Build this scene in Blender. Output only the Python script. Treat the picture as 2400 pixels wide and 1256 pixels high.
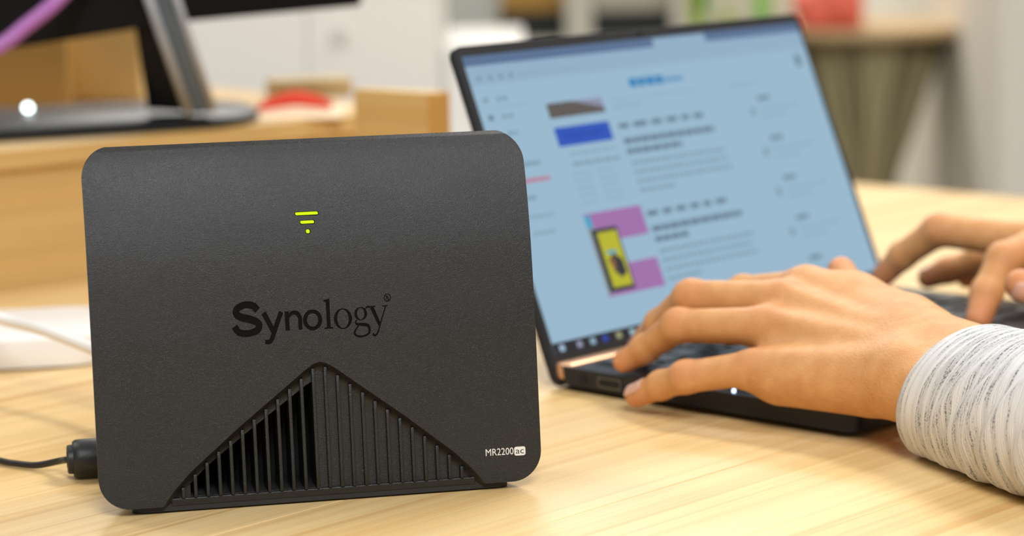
import bpy, bmesh, math, random
import numpy as np
from mathutils import Vector, Matrix

random.seed(7)
for o in list(bpy.data.objects): bpy.data.objects.remove(o)
SC = bpy.context.scene
COL = SC.collection

# ------------------------------------------------------------------ camera (table top is z = 0)
CAM_H, PITCH, ROLL, FPX = 0.27936, 0.161386, -0.0198, 5997.9
cp, sp, cr, sr = math.cos(PITCH), math.sin(PITCH), math.cos(ROLL), math.sin(ROLL)
FWD = Vector((0, cp, -sp)); _R = Vector((1, 0, 0)); _U = Vector((0, sp, cp))
RGT = cr*_R + sr*_U; UPV = -sr*_R + cr*_U
EYE = Vector((0, 0, CAM_H))
cd = bpy.data.cameras.new('camera'); cam = bpy.data.objects.new('camera', cd); COL.objects.link(cam)
cam.matrix_world = Matrix(((RGT.x, UPV.x, -FWD.x, EYE.x), (RGT.y, UPV.y, -FWD.y, EYE.y), (RGT.z, UPV.z, -FWD.z, EYE.z), (0, 0, 0, 1)))
cd.sensor_width = 36; cd.sensor_fit = 'HORIZONTAL'; cd.lens = FPX/2400*36
cd.clip_start = 0.05; cd.clip_end = 60
cd.dof.use_dof = True; cd.dof.focus_distance = 1.125; cd.dof.aperture_fstop = 5.8; cd.dof.aperture_blades = 0
SC.camera = cam

# ------------------------------------------------------------------ light
W = bpy.data.worlds.new('world'); SC.world = W; W.use_nodes = True
bg = W.node_tree.nodes['Background']; bg.inputs[0].default_value = (1.0, 0.955, 0.89, 1); bg.inputs[1].default_value = 0.30
def area(name, loc, target, sx, sy, power, col=(1, 0.97, 0.92)):
    l = bpy.data.lights.new(name, 'AREA'); l.shape = 'RECTANGLE'; l.size = sx; l.size_y = sy; l.energy = power; l.color = col
    o = bpy.data.objects.new(name, l); COL.objects.link(o); o.location = loc
    o.rotation_euler = (Vector(target)-Vector(loc)).to_track_quat('-Z', 'Y').to_euler()
    return o
area('ceiling_light_back', (0.95, 2.15, 1.9), (0.05, 1.2, 0), 1.2, 0.35, 30)
area('ceiling_light_front', (0.3, -0.5, 1.9), (0.0, 1.2, 0), 0.8, 0.26, 28, (0.96, 0.98, 1.0))
area('ceiling_light_rear', (0.32, -1.3, 1.9), (0.0, 1.1, 0), 1.0, 0.3, 36, (0.94, 0.97, 1.0))
area('ceiling_light_left', (-1.2, 1.9, 1.9), (-0.1, 1.3, 0), 0.4, 1.2, 14)
area('ceiling_light_far', (0.3, 4.5, 1.9), (0.3, 4.6, 0), 2.4, 0.5, 125)
SC.view_settings.view_transform = 'Standard'; SC.view_settings.look = 'None'
SC.view_settings.exposure = 0.0; SC.view_settings.gamma = 1.0; SC.view_settings.use_curve_mapping = False

# ------------------------------------------------------------------ helpers
def at(u, v, y):
    """the point of the place that lies at depth y behind photo pixel (u, v)"""
    d = FWD + RGT*((u-1200)/FPX) - UPV*((v-628)/FPX)
    return EYE + d*(y/d.y)
def onz(u, v, z):
    d = FWD + RGT*((u-1200)/FPX) - UPV*((v-628)/FPX)
    return EYE + d*((z-EYE.z)/d.z)

MATS = {}
def mat(name, col=(0.5, 0.5, 0.5), rough=0.5, metal=0.0, emit=None, estr=1.0, spec=0.5, sss=0.0, var=0.0, vscale=40, bump=0.0, bscale=400, coat=0.0):
    if name in MATS: return MATS[name]
    m = bpy.data.materials.new(name); m.use_nodes = True; nt = m.node_tree; b = nt.nodes['Principled BSDF']
    b.inputs['Base Color'].default_value = (*col, 1); b.inputs['Roughness'].default_value = rough; b.inputs['Metallic'].default_value = metal
    b.inputs['Specular IOR Level'].default_value = spec
    if coat: b.inputs['Coat Weight'].default_value = coat; b.inputs['Coat Roughness'].default_value = 0.1
    if emit: b.inputs['Emission Color'].default_value = (*emit, 1); b.inputs['Emission Strength'].default_value = estr
    if sss: b.inputs['Subsurface Weight'].default_value = sss
    tc = nt.nodes.new('ShaderNodeTexCoord')
    if var:
        n = nt.nodes.new('ShaderNodeTexNoise'); n.inputs['Scale'].default_value = vscale; n.inputs['Detail'].default_value = 4
        nt.links.new(tc.outputs['Object'], n.inputs['Vector'])
        r = nt.nodes.new('ShaderNodeMapRange'); r.inputs[3].default_value = 1-var; r.inputs[4].default_value = 1+var
        nt.links.new(n.outputs['Fac'], r.inputs[0])
        mx = nt.nodes.new('ShaderNodeVectorMath'); mx.operation = 'SCALE'; mx.inputs[0].default_value = col
        nt.links.new(r.outputs[0], mx.inputs['Scale']); nt.links.new(mx.outputs[0], b.inputs['Base Color'])
    if bump:
        n = nt.nodes.new('ShaderNodeTexNoise'); n.inputs['Scale'].default_value = bscale; n.inputs['Detail'].default_value = 3
        nt.links.new(tc.outputs['Object'], n.inputs['Vector'])
        bp = nt.nodes.new('ShaderNodeBump'); bp.inputs['Strength'].default_value = bump; bp.inputs['Distance'].default_value = 0.0004
        nt.links.new(n.outputs['Fac'], bp.inputs['Height']); nt.links.new(bp.outputs[0], b.inputs['Normal'])
    MATS[name] = m
    return m

def wood(name, c1, c2, c3, along=1.0, across=16.0, rough=0.42, per_object=0.0):
    """long grained pine: grain runs along the object's x axis"""
    m = bpy.data.materials.new(name); m.use_nodes = True; nt = m.node_tree; b = nt.nodes['Principled BSDF']; L = nt.links.new
    tc = nt.nodes.new('ShaderNodeTexCoord'); oi = nt.nodes.new('ShaderNodeObjectInfo')
    add = nt.nodes.new('ShaderNodeVectorMath'); add.operation = 'MULTIPLY_ADD'
    cx = nt.nodes.new('ShaderNodeCombineXYZ')
    for i in range(3): L(oi.outputs['Random'], cx.inputs[i])
    add.inputs[1].default_value = (7.3, 3.1, 5.7); L(cx.outputs[0], add.inputs[0]); L(tc.outputs['Object'], add.inputs[2])
    def noise(sx, sy, sz, scale, detail, dist=0.0):
        mp = nt.nodes.new('ShaderNodeMapping'); mp.inputs['Scale'].default_value = (sx, sy, sz); L(add.outputs[0], mp.inputs[0])
        n = nt.nodes.new('ShaderNodeTexNoise'); n.inputs['Scale'].default_value = scale; n.inputs['Detail'].default_value = detail
        n.inputs['Distortion'].default_value = dist; L(mp.outputs[0], n.inputs['Vector']); return n
    broad = noise(along*1.6, across*1.0, across*1.0, 1.0, 3, 0.3)
    fine = noise(along*4, across*22, across*22, 1.0, 2, 0.2)
    rings_ = noise(along*0.7, across*7.5, across*7.5, 1.0, 5, 0.5)
    wv = nt.nodes.new('ShaderNodeMapRange'); wv.inputs[1].default_value = 0.49; wv.inputs[2].default_value = 0.65; L(rings_.outputs['Fac'], wv.inputs[0])
    rp = nt.nodes.new('ShaderNodeValToRGB'); rp.color_ramp.elements[0].position = 0.33; rp.color_ramp.elements[1].position = 0.7
    rp.color_ramp.elements[0].color = (*c1, 1); rp.color_ramp.elements[1].color = (*c2, 1); L(broad.outputs['Fac'], rp.inputs[0])
    pw = nt.nodes.new('ShaderNodeMath'); pw.operation = 'POWER'; pw.inputs[1].default_value = 1.3; L(wv.outputs[0], pw.inputs[0])
    f1 = nt.nodes.new('ShaderNodeMath'); f1.operation = 'MULTIPLY'; f1.inputs[1].default_value = 0.62; L(pw.outputs[0], f1.inputs[0])
    mix = nt.nodes.new('ShaderNodeMix'); mix.data_type = 'RGBA'; L(f1.outputs[0], mix.inputs[0]); L(rp.outputs[0], mix.inputs[6]); mix.inputs[7].default_value = (*c3, 1)
    fr = nt.nodes.new('ShaderNodeMapRange'); fr.inputs[1].default_value = 0.3; fr.inputs[2].default_value = 0.7; fr.inputs[3].default_value = 0.92; fr.inputs[4].default_value = 1.05; L(fine.outputs['Fac'], fr.inputs[0])
    po = nt.nodes.new('ShaderNodeMapRange'); po.inputs[3].default_value = 1-per_object; po.inputs[4].default_value = 1+per_object; L(oi.outputs['Random'], po.inputs[0])
    ml = nt.nodes.new('ShaderNodeMath'); ml.operation = 'MULTIPLY'; L(fr.outputs[0], ml.inputs[0]); L(po.outputs[0], ml.inputs[1])
    sc = nt.nodes.new('ShaderNodeVectorMath'); sc.operation = 'SCALE'; L(mix.outputs[2], sc.inputs[0]); L(ml.outputs[0], sc.inputs['Scale'])
    L(sc.outputs[0], b.inputs['Base Color']); b.inputs['Roughness'].default_value = rough; b.inputs['Specular IOR Level'].default_value = 0.35
    bp = nt.nodes.new('ShaderNodeBump'); bp.inputs['Strength'].default_value = 0.12; bp.inputs['Distance'].default_value = 0.0003
    L(fine.outputs['Fac'], bp.inputs['Height']); L(bp.outputs[0], b.inputs['Normal'])
    MATS[name] = m
    return m

def tag(o, label=None, cat=None, group=None, kind=None):
    if label: o['label'] = label
    if cat: o['category'] = cat
    if group: o['group'] = group
    if kind: o['kind'] = kind
    return o
def empty(name, M=None, label=None, cat=None, group=None):
    o = bpy.data.objects.new(name, None); o.empty_display_size = 0.02; COL.objects.link(o)
    if M is not None: o.matrix_world = M if isinstance(M, Matrix) else Matrix.Translation(M)
    o['_m'] = 1; del o['_m']
    return tag(o, label, cat, group)
def obj(name, data, m, parent=None, smooth=False, loc=None, world=False):
    """link a bmesh or mesh as one object; coordinates are in the parent's frame (world=True: in the place's frame)"""
    if isinstance(data, bmesh.types.BMesh):
        me = bpy.data.meshes.new(name); data.to_mesh(me); data.free()
    else: me = data
    if m is not None and not me.materials:
        for k in (m if isinstance(m, (list, tuple)) else [m]): me.materials.append(k)
    if smooth is True:
        me.shade_smooth()
    elif smooth:
        me.shade_smooth(); me.set_sharp_from_angle(angle=math.radians(smooth))
    o = bpy.data.objects.new(name, me); COL.objects.link(o)
    if parent:
        o.parent = parent
        if world: o.matrix_parent_inverse = Matrix.Identity(4); me.transform(parent_world(parent).inverted())
    if loc is not None: o.location = loc
    return o
def parent_world(p):
    M = p.matrix_basis.copy()
    while p.parent: p = p.parent; M = p.matrix_basis @ M
    return M
def frame(origin, ang):
    return Matrix.Translation(origin) @ Matrix.Rotation(ang, 4, 'Z')
def box(bm, x0, x1, y0, y1, z0, z1, bev=0.0, seg=2):
    r = bmesh.ops.create_cube(bm, size=1.0)
    vs = r['verts']
    bmesh.ops.scale(bm, vec=(x1-x0, y1-y0, z1-z0), verts=vs)
    bmesh.ops.translate(bm, vec=((x0+x1)/2, (y0+y1)/2, (z0+z1)/2), verts=vs)
    if bev:
        es = list({e for v in vs for e in v.link_edges})
        bmesh.ops.bevel(bm, geom=es, offset=bev, segments=seg, profile=0.5, affect='EDGES')
    return bm
def B(*a, **k): return box(bmesh.new(), *a, **k)
def rrect(x0, x1, y0, y1, r, n=8):
    pts = []
    for cx, cy, a0 in ((x1-r, y1-r, 0), (x0+r, y1-r, 90), (x0+r, y0+r, 180), (x1-r, y0+r, 270)):
        for i in range(n+1):
            a = math.radians(a0+90*i/n); pts.append((cx+r*math.cos(a), cy+r*math.sin(a)))
    return pts
def prism(pts, fn0, fn1, bm=None):
    """closed prism between fn0(p) and fn1(p), points counter-clockwise seen from fn1's side"""
    bm = bm or bmesh.new()
    a = [bm.verts.new(fn0(p)) for p in pts]; b = [bm.verts.new(fn1(p)) for p in pts]; n = len(pts)
    bm.faces.new(a[::-1]); bm.faces.new(b)
    for i in range(n): bm.faces.new((a[i], a[(i+1) % n], b[(i+1) % n], b[i]))
    return bm
def loft(rings, cap=True, bm=None, closed=True):
    bm = bm or bmesh.new(); R = [[bm.verts.new(p) for p in r] for r in rings]; n = len(R[0])
    for a, b in zip(R, R[1:]):
        for i in range(n if closed else n-1): bm.faces.new((a[i], a[(i+1) % n], b[(i+1) % n], b[i]))
    if cap: bm.faces.new(R[0][::-1]); bm.faces.new(R[-1])
    return bm
def bev(bm, w, seg=2, ang=40):
    es = [e for e in bm.edges if len(e.link_faces) == 2 and e.calc_face_angle() > math.radians(ang)]
    if es: bmesh.ops.bevel(bm, geom=es, offset=w, segments=seg, profile=0.5, affect='EDGES', clamp_overlap=True)
    return bm
def spline(pts, n=8):
    P = [Vector(p) for p in pts]; P = [2*P[0]-P[1]]+P+[2*P[-1]-P[-2]]; out = []
    for i in range(1, len(P)-2):
        for k in range(n):
            t = k/n; a, b, c, d = P[i-1], P[i], P[i+1], P[i+2]
            out.append(0.5*((2*b)+(c-a)*t+(2*a-5*b+4*c-d)*t*t+(3*b-a-3*c+d)*t**3))
    out.append(P[-2]); return out
def tube(pts, r, seg=12, bm=None, cap=True):
    bm = bm or bmesh.new(); pts = [Vector(p) for p in pts]; rings = []
    T = (pts[1]-pts[0]).normalized(); N = T.orthogonal().normalized()
    for i, p in enumerate(pts):
        t = (pts[min(i+1, len(pts)-1)]-pts[max(i-1, 0)]).normalized()
        N = (N-t*N.dot(t)).normalized(); b = t.cross(N); rr = r[i] if isinstance(r, (list, tuple)) else r
        rings.append([p+rr*(math.cos(2*math.pi*k/seg)*N+math.sin(2*math.pi*k/seg)*b) for k in range(seg)])
    return loft(rings, cap, bm)
def lathe(prof, n=32, bm=None):
    rings = [[Vector((r*math.cos(2*math.pi*k/n), r*math.sin(2*math.pi*k/n), z)) for k in range(n)] for r, z in prof]
    return loft(rings, True, bm)
def boolean(o, cutters, op='DIFFERENCE'):
    for i, c in enumerate(cutters):
        for selfx in (False, True):
            md = o.modifiers.new('b', 'BOOLEAN'); md.operation = op; md.solver = 'EXACT'; md.object = c; md.use_self = selfx; md.material_mode = 'TRANSFER'
            bpy.context.view_layer.update()
            me = bpy.data.meshes.new_from_object(o.evaluated_get(bpy.context.evaluated_depsgraph_get()))
            o.modifiers.clear()
            if len(me.polygons) > 50: o.data = me; break
        else: print('boolean failed', i)
    for c in cutters: bpy.data.objects.remove(c)
    return o
def text_mesh(body, size, x, y, offset=0.0, spacing=1.0, scale=(1, 1)):
    """flat lettering as a filled mesh in the x-y plane (thin curve of the built-in font)"""
    cu = bpy.data.curves.new('t', 'FONT'); cu.body = body; cu.size = size; cu.offset = offset; cu.space_character = spacing; cu.resolution_u = 4
    o = bpy.data.objects.new('t', cu); COL.objects.link(o); bpy.context.view_layer.update()
    me = bpy.data.meshes.new_from_object(o.evaluated_get(bpy.context.evaluated_depsgraph_get()))
    bpy.data.objects.remove(o); bpy.data.curves.remove(cu)
    me.transform(Matrix.Translation((x, y, 0)) @ Matrix.Diagonal((scale[0], scale[1], 1, 1)))
    return me

# signed distance modelling: smooth bodies from tapered capsules, meshed with surface nets
def sd_cap(P, a, b, ra, rb):
    a = np.array(a, float); b = np.array(b, float); d = b-a; q = P-a
    t = np.clip((q@d)/max(d@d, 1e-12), 0, 1)
    return np.linalg.norm(q-t[..., None]*d, axis=-1)-(ra+(rb-ra)*t)
def smin(a, b, k):
    h = np.maximum(k-np.abs(a-b), 0)/k
    return np.minimum(a, b)-h*h*k*0.25
def nets(sdf, lo, hi, h):
    lo = np.array(lo, float); n = np.ceil((np.array(hi)-lo)/h).astype(int)+1
    ax = [lo[i]+h*np.arange(n[i]) for i in range(3)]
    D = np.empty(n); bs = 10        # evaluate finely only in blocks that the surface may cross
    nb = [-(-n[i]//bs) for i in range(3)]
    cc = [lo[i]+h*(bs*np.arange(nb[i])+(bs-1)/2) for i in range(3)]
    C = sdf(np.stack(np.meshgrid(*cc, indexing='ij'), -1)); lim = h*(bs/2+1)*1.75+0.004
    for i in range(nb[0]):
        for j in range(nb[1]):
            for k in range(nb[2]):
                s_ = tuple(slice(q*bs, min((q+1)*bs, n[r])) for r, q in enumerate((i, j, k)))
                if abs(C[i, j, k]) > lim: D[s_] = C[i, j, k]
                else: D[s_] = sdf(np.stack(np.meshgrid(ax[0][s_[0]], ax[1][s_[1]], ax[2][s_[2]], indexing='ij'), -1))
    S = D < 0; nx, ny, nz = n
    acc = np.zeros((nx-1, ny-1, nz-1, 3)); cnt = np.zeros((nx-1, ny-1, nz-1))
    cs = [(i, j, k) for i in (0, 1) for j in (0, 1) for k in (0, 1)]
    sl = lambda c: tuple(slice(c[q], n[q]-1+c[q]) for q in range(3))
    for c in cs:
        for q in range(3):
            if c[q]: continue
            e = list(c); e[q] = 1
            d0, d1 = D[sl(c)], D[sl(e)]; m = S[sl(c)] != S[sl(e)]
            t = np.where(m, d0/np.where(m, d0-d1, 1), 0)
            for r in range(3):
                acc[..., r] += np.where(m, c[r]+(t if r == q else 0), 0)
            cnt += m
    act = cnt > 0; idx = -np.ones(act.shape, int); idx[act] = np.arange(act.sum())
    cell = np.argwhere(act); V = lo+h*(cell+acc[act]/cnt[act][:, None])
    faces = []
    for q in range(3):
        a, b = (q+1) % 3, (q+2) % 3
        s0 = [slice(1, n[r]-1) for r in range(3)]; s1 = list(s0); s0[q] = slice(0, n[q]-1); s1[q] = slice(1, n[q])
        m = S[tuple(s0)] != S[tuple(s1)]; ins = S[tuple(s0)]
        loc = np.argwhere(m); off = np.array([1, 1, 1]); off[q] = 0; loc = loc+off; fl = ins[m]
        def cid(da, db):
            w = loc.copy(); w[:, a] += da; w[:, b] += db; return idx[w[:, 0], w[:, 1], w[:, 2]]
        Q = np.stack([cid(-1, -1), cid(0, -1), cid(0, 0), cid(-1, 0)], 1)
        Q[~fl] = Q[~fl][:, ::-1]; faces.append(Q)
    return V, np.concatenate(faces)
def mesh_np(name, V, F):
    me = bpy.data.meshes.new(name)
    me.from_pydata(V.tolist(), [], F.tolist()); me.update(); me.shade_smooth()
    return me

# ------------------------------------------------------------------ materials
M_pine = wood('pale_pine', (0.84, 0.62, 0.315), (0.74, 0.49, 0.20), (0.56, 0.29, 0.08), 1.0, 16, 0.4, 0.035)
M_riser = wood('honey_pine', (0.64, 0.43, 0.175), (0.60, 0.39, 0.145), (0.55, 0.33, 0.10), 1.0, 6, 0.5, 0.02)
M_white = mat('white_plastic', (0.86, 0.84, 0.81), 0.35, var=0.02)
M_blackpl = mat('black_plastic', (0.012, 0.012, 0.013), 0.45, bump=0.2, bscale=900)
M_rubber = mat('black_rubber', (0.015, 0.015, 0.015), 0.7)
M_laptop = mat('dark_navy_metal', (0.012, 0.014, 0.02), 0.42, spec=0.3, var=0.1, vscale=60)
M_bezel = mat('laptop_bezel', (0.018, 0.018, 0.018), 0.5)
M_bronze = mat('rose_gold_metal', (0.78, 0.45, 0.26), 0.3, metal=0.75)
M_key = mat('key_black', (0.045, 0.053, 0.058), 0.45)
M_chrome = mat('port_metal', (0.16, 0.16, 0.165), 0.4, metal=1.0)

# ------------------------------------------------------------------ the setting
LY = 0.81767; EX = Vector((math.cos(LY), math.sin(LY), 0)); GX = Vector((math.sin(LY), -math.cos(LY), 0))   # table / laptop axes
LO = Vector((0.02176, 1.32175, 0))
M_wall = mat('cream_wall', (0.68, 0.64, 0.55), 0.8, var=0.03, vscale=3)
tag(obj('floor', B(-5, 5, -2.5, 6.2, -0.80, -0.75), mat('grey_floor', (0.42, 0.40, 0.37), 0.6, var=0.1, vscale=6)), kind='structure')
tag(obj('wall_back', B(-5, 5, 6.0, 6.1, -0.75, 2.2), M_wall), kind='structure')
wr = obj('wall_right', B(0, 0.12, 0, 2.79, -0.75, 2.2), M_wall); tag(wr, kind='structure')
wr.location = (at(2345, 300, 3.2).x, 3.2, 0)

# pine table made of glued boards
tbl = empty('table', frame(LO+Vector((0, 0, -0.75)), LY), 'long pale pine table under the black router and the open laptop', 'table')
BW = 0.096; x0, x1 = -1.0, 0.765
k = 0
yb = -0.47
while yb < 0.76:
    bm = B(x0, x1, 0, BW, 0, 0.04)
    es = [e for e in bm.edges if abs(e.verts[0].co.z-0.04) < 1e-6 and abs(e.verts[1].co.z-0.04) < 1e-6]
    bmesh.ops.bevel(bm, geom=es, offset=0.0005, segments=1, affect='EDGES')
    o = obj('plank', bm, M_pine, tbl, loc=(0, yb, 0.71)); yb += BW
for sx in (x0+0.08, x1-0.14):
    for sy in (-0.44, 0.62): obj('leg', B(sx, sx+0.06, sy, sy+0.06, 0, 0.71, 0.004), M_riser, tbl)
for sy in (-0.43, 0.64): obj('apron', B(x0+0.14, x1-0.14, sy, sy+0.022, 0.63, 0.71, 0.002), M_riser, tbl)

# ------------------------------------------------------------------ router
RA = 0.216636; RO = Vector((-0.083422, 1.086494, 0)); MM = 0.001
rt = empty('wifi_router', frame(RO, RA), 'black plastic wifi router standing upright with green lights and a finned vent', 'router')
PROF = [(0, 3.6), (2.5, 25), (6, 55), (10, 85), (15.0, 112), (21.5, 134), (27.6, 148), (32.2, 155.2)]
def prof_y(z): return float(np.interp(z, PZ, PY))
_f = spline([(0, y, z) for y, z in PROF], 6)
PY = [p.y for p in _f]; PZ = [p.z for p in _f]
back = [Vector((0, 32.2, 155.2)), Vector((0, 33.4, 156.6)), Vector((0, 34.2, 156.2)), Vector((0, 37.0, 150))]+spline([(0, 42, 142), (0, 55, 122), (0, 62, 90), (0, 65, 50), (0, 65, 3.6)], 6)
outline = [(p.y*MM, p.z*MM) for p in _f]+[(p.y*MM, p.z*MM) for p in back[1:]]
bmA = prism(outline, lambda p: (0.1, p[0], p[1]), lambda p: (-0.1, p[0], p[1]))
bmesh.ops.recalc_face_normals(bmA, faces=bmA.faces)
rr = rrect(-0.0973, 0.0973, 0.0036, 0.1569, 0.0135, 14)
rs_ = []
for p, q in zip(rr, rr[1:]+rr[:1]):
    m_ = max(1, int(abs(q[1]-p[1])/0.006))
    rs_ += [(p[0]+(q[0]-p[0])*k/m_, p[1]+(q[1]-p[1])*k/m_) for k in range(m_)]
# the shell tapers towards the back, starting just behind the curved face
def brow(dy, sx, sz): return [(p[0]*sx, (prof_y(p[1]*1000)+dy)*MM, 0.0036+(p[1]-0.0036)*sz) for p in rs_]
bmB = loft([brow(-12, 1, 1), brow(1.6, 1, 1), brow(3.0, 0.992, 0.998), brow(80, 0.72, 0.97)])
bmesh.ops.recalc_face_normals(bmB, faces=bmB.faces)

def router_material():
    m = bpy.data.materials.new('router_black'); m.use_nodes = True; nt = m.node_tree; b = nt.nodes['Principled BSDF']; L = nt.links.new
    tc = nt.nodes.new('ShaderNodeTexCoord')
    n = nt.nodes.new('ShaderNodeTexNoise'); n.inputs['Scale'].default_value = 3000; n.inputs['Detail'].default_value = 3; L(tc.outputs['Object'], n.inputs['Vector'])
    bp = nt.nodes.new('ShaderNodeBump'); bp.inputs['Strength'].default_value = 0.8; bp.inputs['Distance'].default_value = 0.00022; L(n.outputs['Fac'], bp.inputs['Height']); L(bp.outputs[0], b.inputs['Normal'])
    n2 = nt.nodes.new('ShaderNodeTexNoise'); n2.inputs['Scale'].default_value = 28; n2.inputs['Detail'].default_value = 2; L(tc.outputs['Object'], n2.inputs['Vector'])
    r = nt.nodes.new('ShaderNodeMapRange'); r.inputs[1].default_value = 0.35; r.inputs[2].default_value = 0.65; r.inputs[3].default_value = 0.29; r.inputs[4].default_value = 0.35; L(n2.outputs['Fac'], r.inputs[0]); L(r.outputs[0], b.inputs['Roughness'])
    b.inputs['Base Color'].default_value = (0.0095, 0.0090, 0.0086, 1); b.inputs['Specular IOR Level'].default_value = 0.46
    return m
M_router = router_material()
M_engr = mat('router_gloss', (0.003, 0.003, 0.003), 0.3, spec=0.15)
M_hole = mat('router_inside', (0.004, 0.004, 0.004), 0.8)
body = obj('shell', bmA, M_router, rt)
cB = obj('c', bmB, M_router, rt)
boolean(body, [cB], 'INTERSECT')
bm = bmesh.new(); bm.from_mesh(body.data)
bmesh.ops.remove_doubles(bm, verts=bm.verts, dist=1e-6)
bmesh.ops.dissolve_limit(bm, angle_limit=math.radians(0.1), verts=bm.verts, edges=bm.edges)
bev(bm, 0.0007, 2, 38)
bm.to_mesh(body.data); bm.free()

# triangular vent: a pocket with soft shoulders
def tri_half(z):
    return float(np.interp(z, [-8, 3, 10, 18, 26, 36, 52, 56, 58.6, 60.4, 61.4, 61.7], [82, 71.5, 66, 58.2, 48.4, 36.2, 15.2, 10.0, 6.6, 3.9, 1.8, 0.0]))
def vent_ring(off, depth, amin=-1e9, zmin=-8):
    zs = [-8, -2, 3, 6, 10, 14, 18, 24, 30, 36, 42, 48, 52, 54.5, 56.5, 58.2, 59.6, 60.6, 61.3, 61.66]
    pts = []
    for s in (1, -1):
        q = [(0.5+s*tri_half(z), z) for z in (zs if s > 0 else zs[::-1])]
        pts += q
    # inward offset
    n = len(pts); out = []
    for i, (a, z) in enumerate(pts):
        p, q = pts[i-1], pts[(i+1) % n]
        if i == 0: p = (a, z-4)
        if i == n-1: q = (a, z-4)
        t = Vector((q[0]-p[0], q[1]-p[1])).normalized(); nn = Vector((-t.y, t.x))
        aa, zz = a+nn.x*off, z+nn.y*off
        out.append((aa*MM, (prof_y(max(zz, 3.6))+depth)*MM, zz*MM))
    return out
rings = [vent_ring(o_, d_) for o_, d_ in ((0, -3), (0, 0.0), (0.55, 0.65), (1.3, 1.7), (2.2, 2.7), (3.2, 3.4), (4.0, 3.7), (4.2, 3.75))]
bmC = loft(rings); bmesh.ops.recalc_face_normals(bmC, faces=bmC.faces)
c1 = obj('c', bmC, M_router, rt)
# the left half of the vent is open to the dark inside
lp_ = [(-58.0, 6.6), (-1.6, 6.6), (-1.6, 53.4), (-6, 51.0), (-31, 33.5), (-50, 19.5), (-58.0, 12)]
bmD = prism(lp_, lambda p: (p[0]*MM, 0.034, p[1]*MM), lambda p: (p[0]*MM, -0.005+0.008, p[1]*MM)); bmesh.ops.recalc_face_normals(bmD, faces=bmD.faces)
c2 = obj('c', bmD, M_hole, rt)
boolean(body, [c1]); boolean(body, [c2])

# engraved maker's name: bold grotesque turning into a light serif
def ring_poly(cx, cy, rx, ry, ix, iy, n=28, rot=0.0):
    o_ = [(cx+rx*math.cos(2*math.pi*i/n), cy+ry*math.sin(2*math.pi*i/n)) for i in range(n)]
    i_ = [(cx+ix*math.cos(2*math.pi*i/n+rot), cy+iy*math.sin(2*math.pi*i/n+rot)) for i in range(n)]
    return ('ring', o_, i_)
def stroke(pts, w):
    """polygon around a polyline with a width per point"""
    P = spline([(x, y, 0) for x, y in pts], 6) if len(pts) > 2 else [Vector((x, y, 0)) for x, y in pts]
    ws = np.interp(np.linspace(0, 1, len(P)), np.linspace(0, 1, len(w)), w)
    a, b = [], []
    for i, p in enumerate(P):
        t = (P[min(i+1, len(P)-1)]-P[max(i-1, 0)]).normalized(); nn = Vector((-t.y, t.x, 0))
        a.append(tuple((p+nn*ws[i]/2)[:2])); b.append(tuple((p-nn*ws[i]/2)[:2]))
    return ('poly', a+b[::-1])
def poly(*p): return ('poly', list(p))
def cutter_from(shapes, name, depth, y_of, m):
    res = []
    for sh in shapes:
        bm = bmesh.new()
        def add(pts, y): return [bm.verts.new((x*MM, (y_of(z)+y)*MM, z*MM)) for x, z in pts]
        if sh[0] == 'poly':
            a, b = add(sh[1], -0.8), add(sh[1], depth); n = len(a); bm.faces.new(a); bm.faces.new(b[::-1])
            for i in range(n): bm.faces.new((a[i], b[i], b[(i+1) % n], a[(i+1) % n]))
        else:
            ao, ai, bo, bi = add(sh[1], -0.8), add(sh[2], -0.8), add(sh[1], depth), add(sh[2], depth); n = len(ao)
            for i in range(n):
                j = (i+1) % n
                bm.faces.new((ao[i], ao[j], ai[j], ai[i])); bm.faces.new((bo[i], bi[i], bi[j], bo[j]))
                bm.faces.new((ao[i], bo[i], bo[j], ao[j])); bm.faces.new((ai[i], ai[j], bi[j], bi[i]))
        bmesh.ops.recalc_face_normals(bm, faces=bm.faces)
        res.append(obj(name, bm, m, rt))
    return res
bx, bz = -36.6, 75.8     # left end of the baseline
sh = []
# S y n o (sans, the weight thins out)
sh.append(stroke([(-24.4, 85.4), (-26.6, 87.5), (-30.4, 88.0), (-34.0, 86.6), (-34.6, 84.4), (-32.6, 82.9), (-29.0, 81.9), (-25.4, 80.6), (-24.0, 78.9), (-25.4, 76.7), (-29.6, 75.7), (-33.8, 76.4), (-35.7, 79.0)], [3.0, 3.1, 2.9, 3.1, 3.2, 3.2, 3.3, 3.2, 3.2, 3.1, 2.9, 3.0, 3.1]))
sh.append(stroke([(-21.6, 84.2), (-17.4, 75.9)], [2.4, 2.3]))
sh.append(stroke([(-13.2, 84.2), (-16.4, 77.2), (-18.2, 73.0), (-19.6, 71.6), (-21.6, 71.7)], [2.2, 2.2, 2.1, 2.0, 1.9]))
sh.append(poly((-11.6, 76), (-9.6, 76), (-9.6, 84.2), (-11.6, 84.2)))
sh.append(stroke([(-10.2, 81.4), (-8.4, 83.2), (-6.0, 83.3), (-4.5, 81.4), (-4.4, 78.6), (-4.4, 76.0)], [0.8, 1.7, 1.9, 1.9, 1.9, 1.9]))
sh.append(ring_poly(1.6, 79.9, 4.6, 4.5, 2.7, 2.9))
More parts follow.
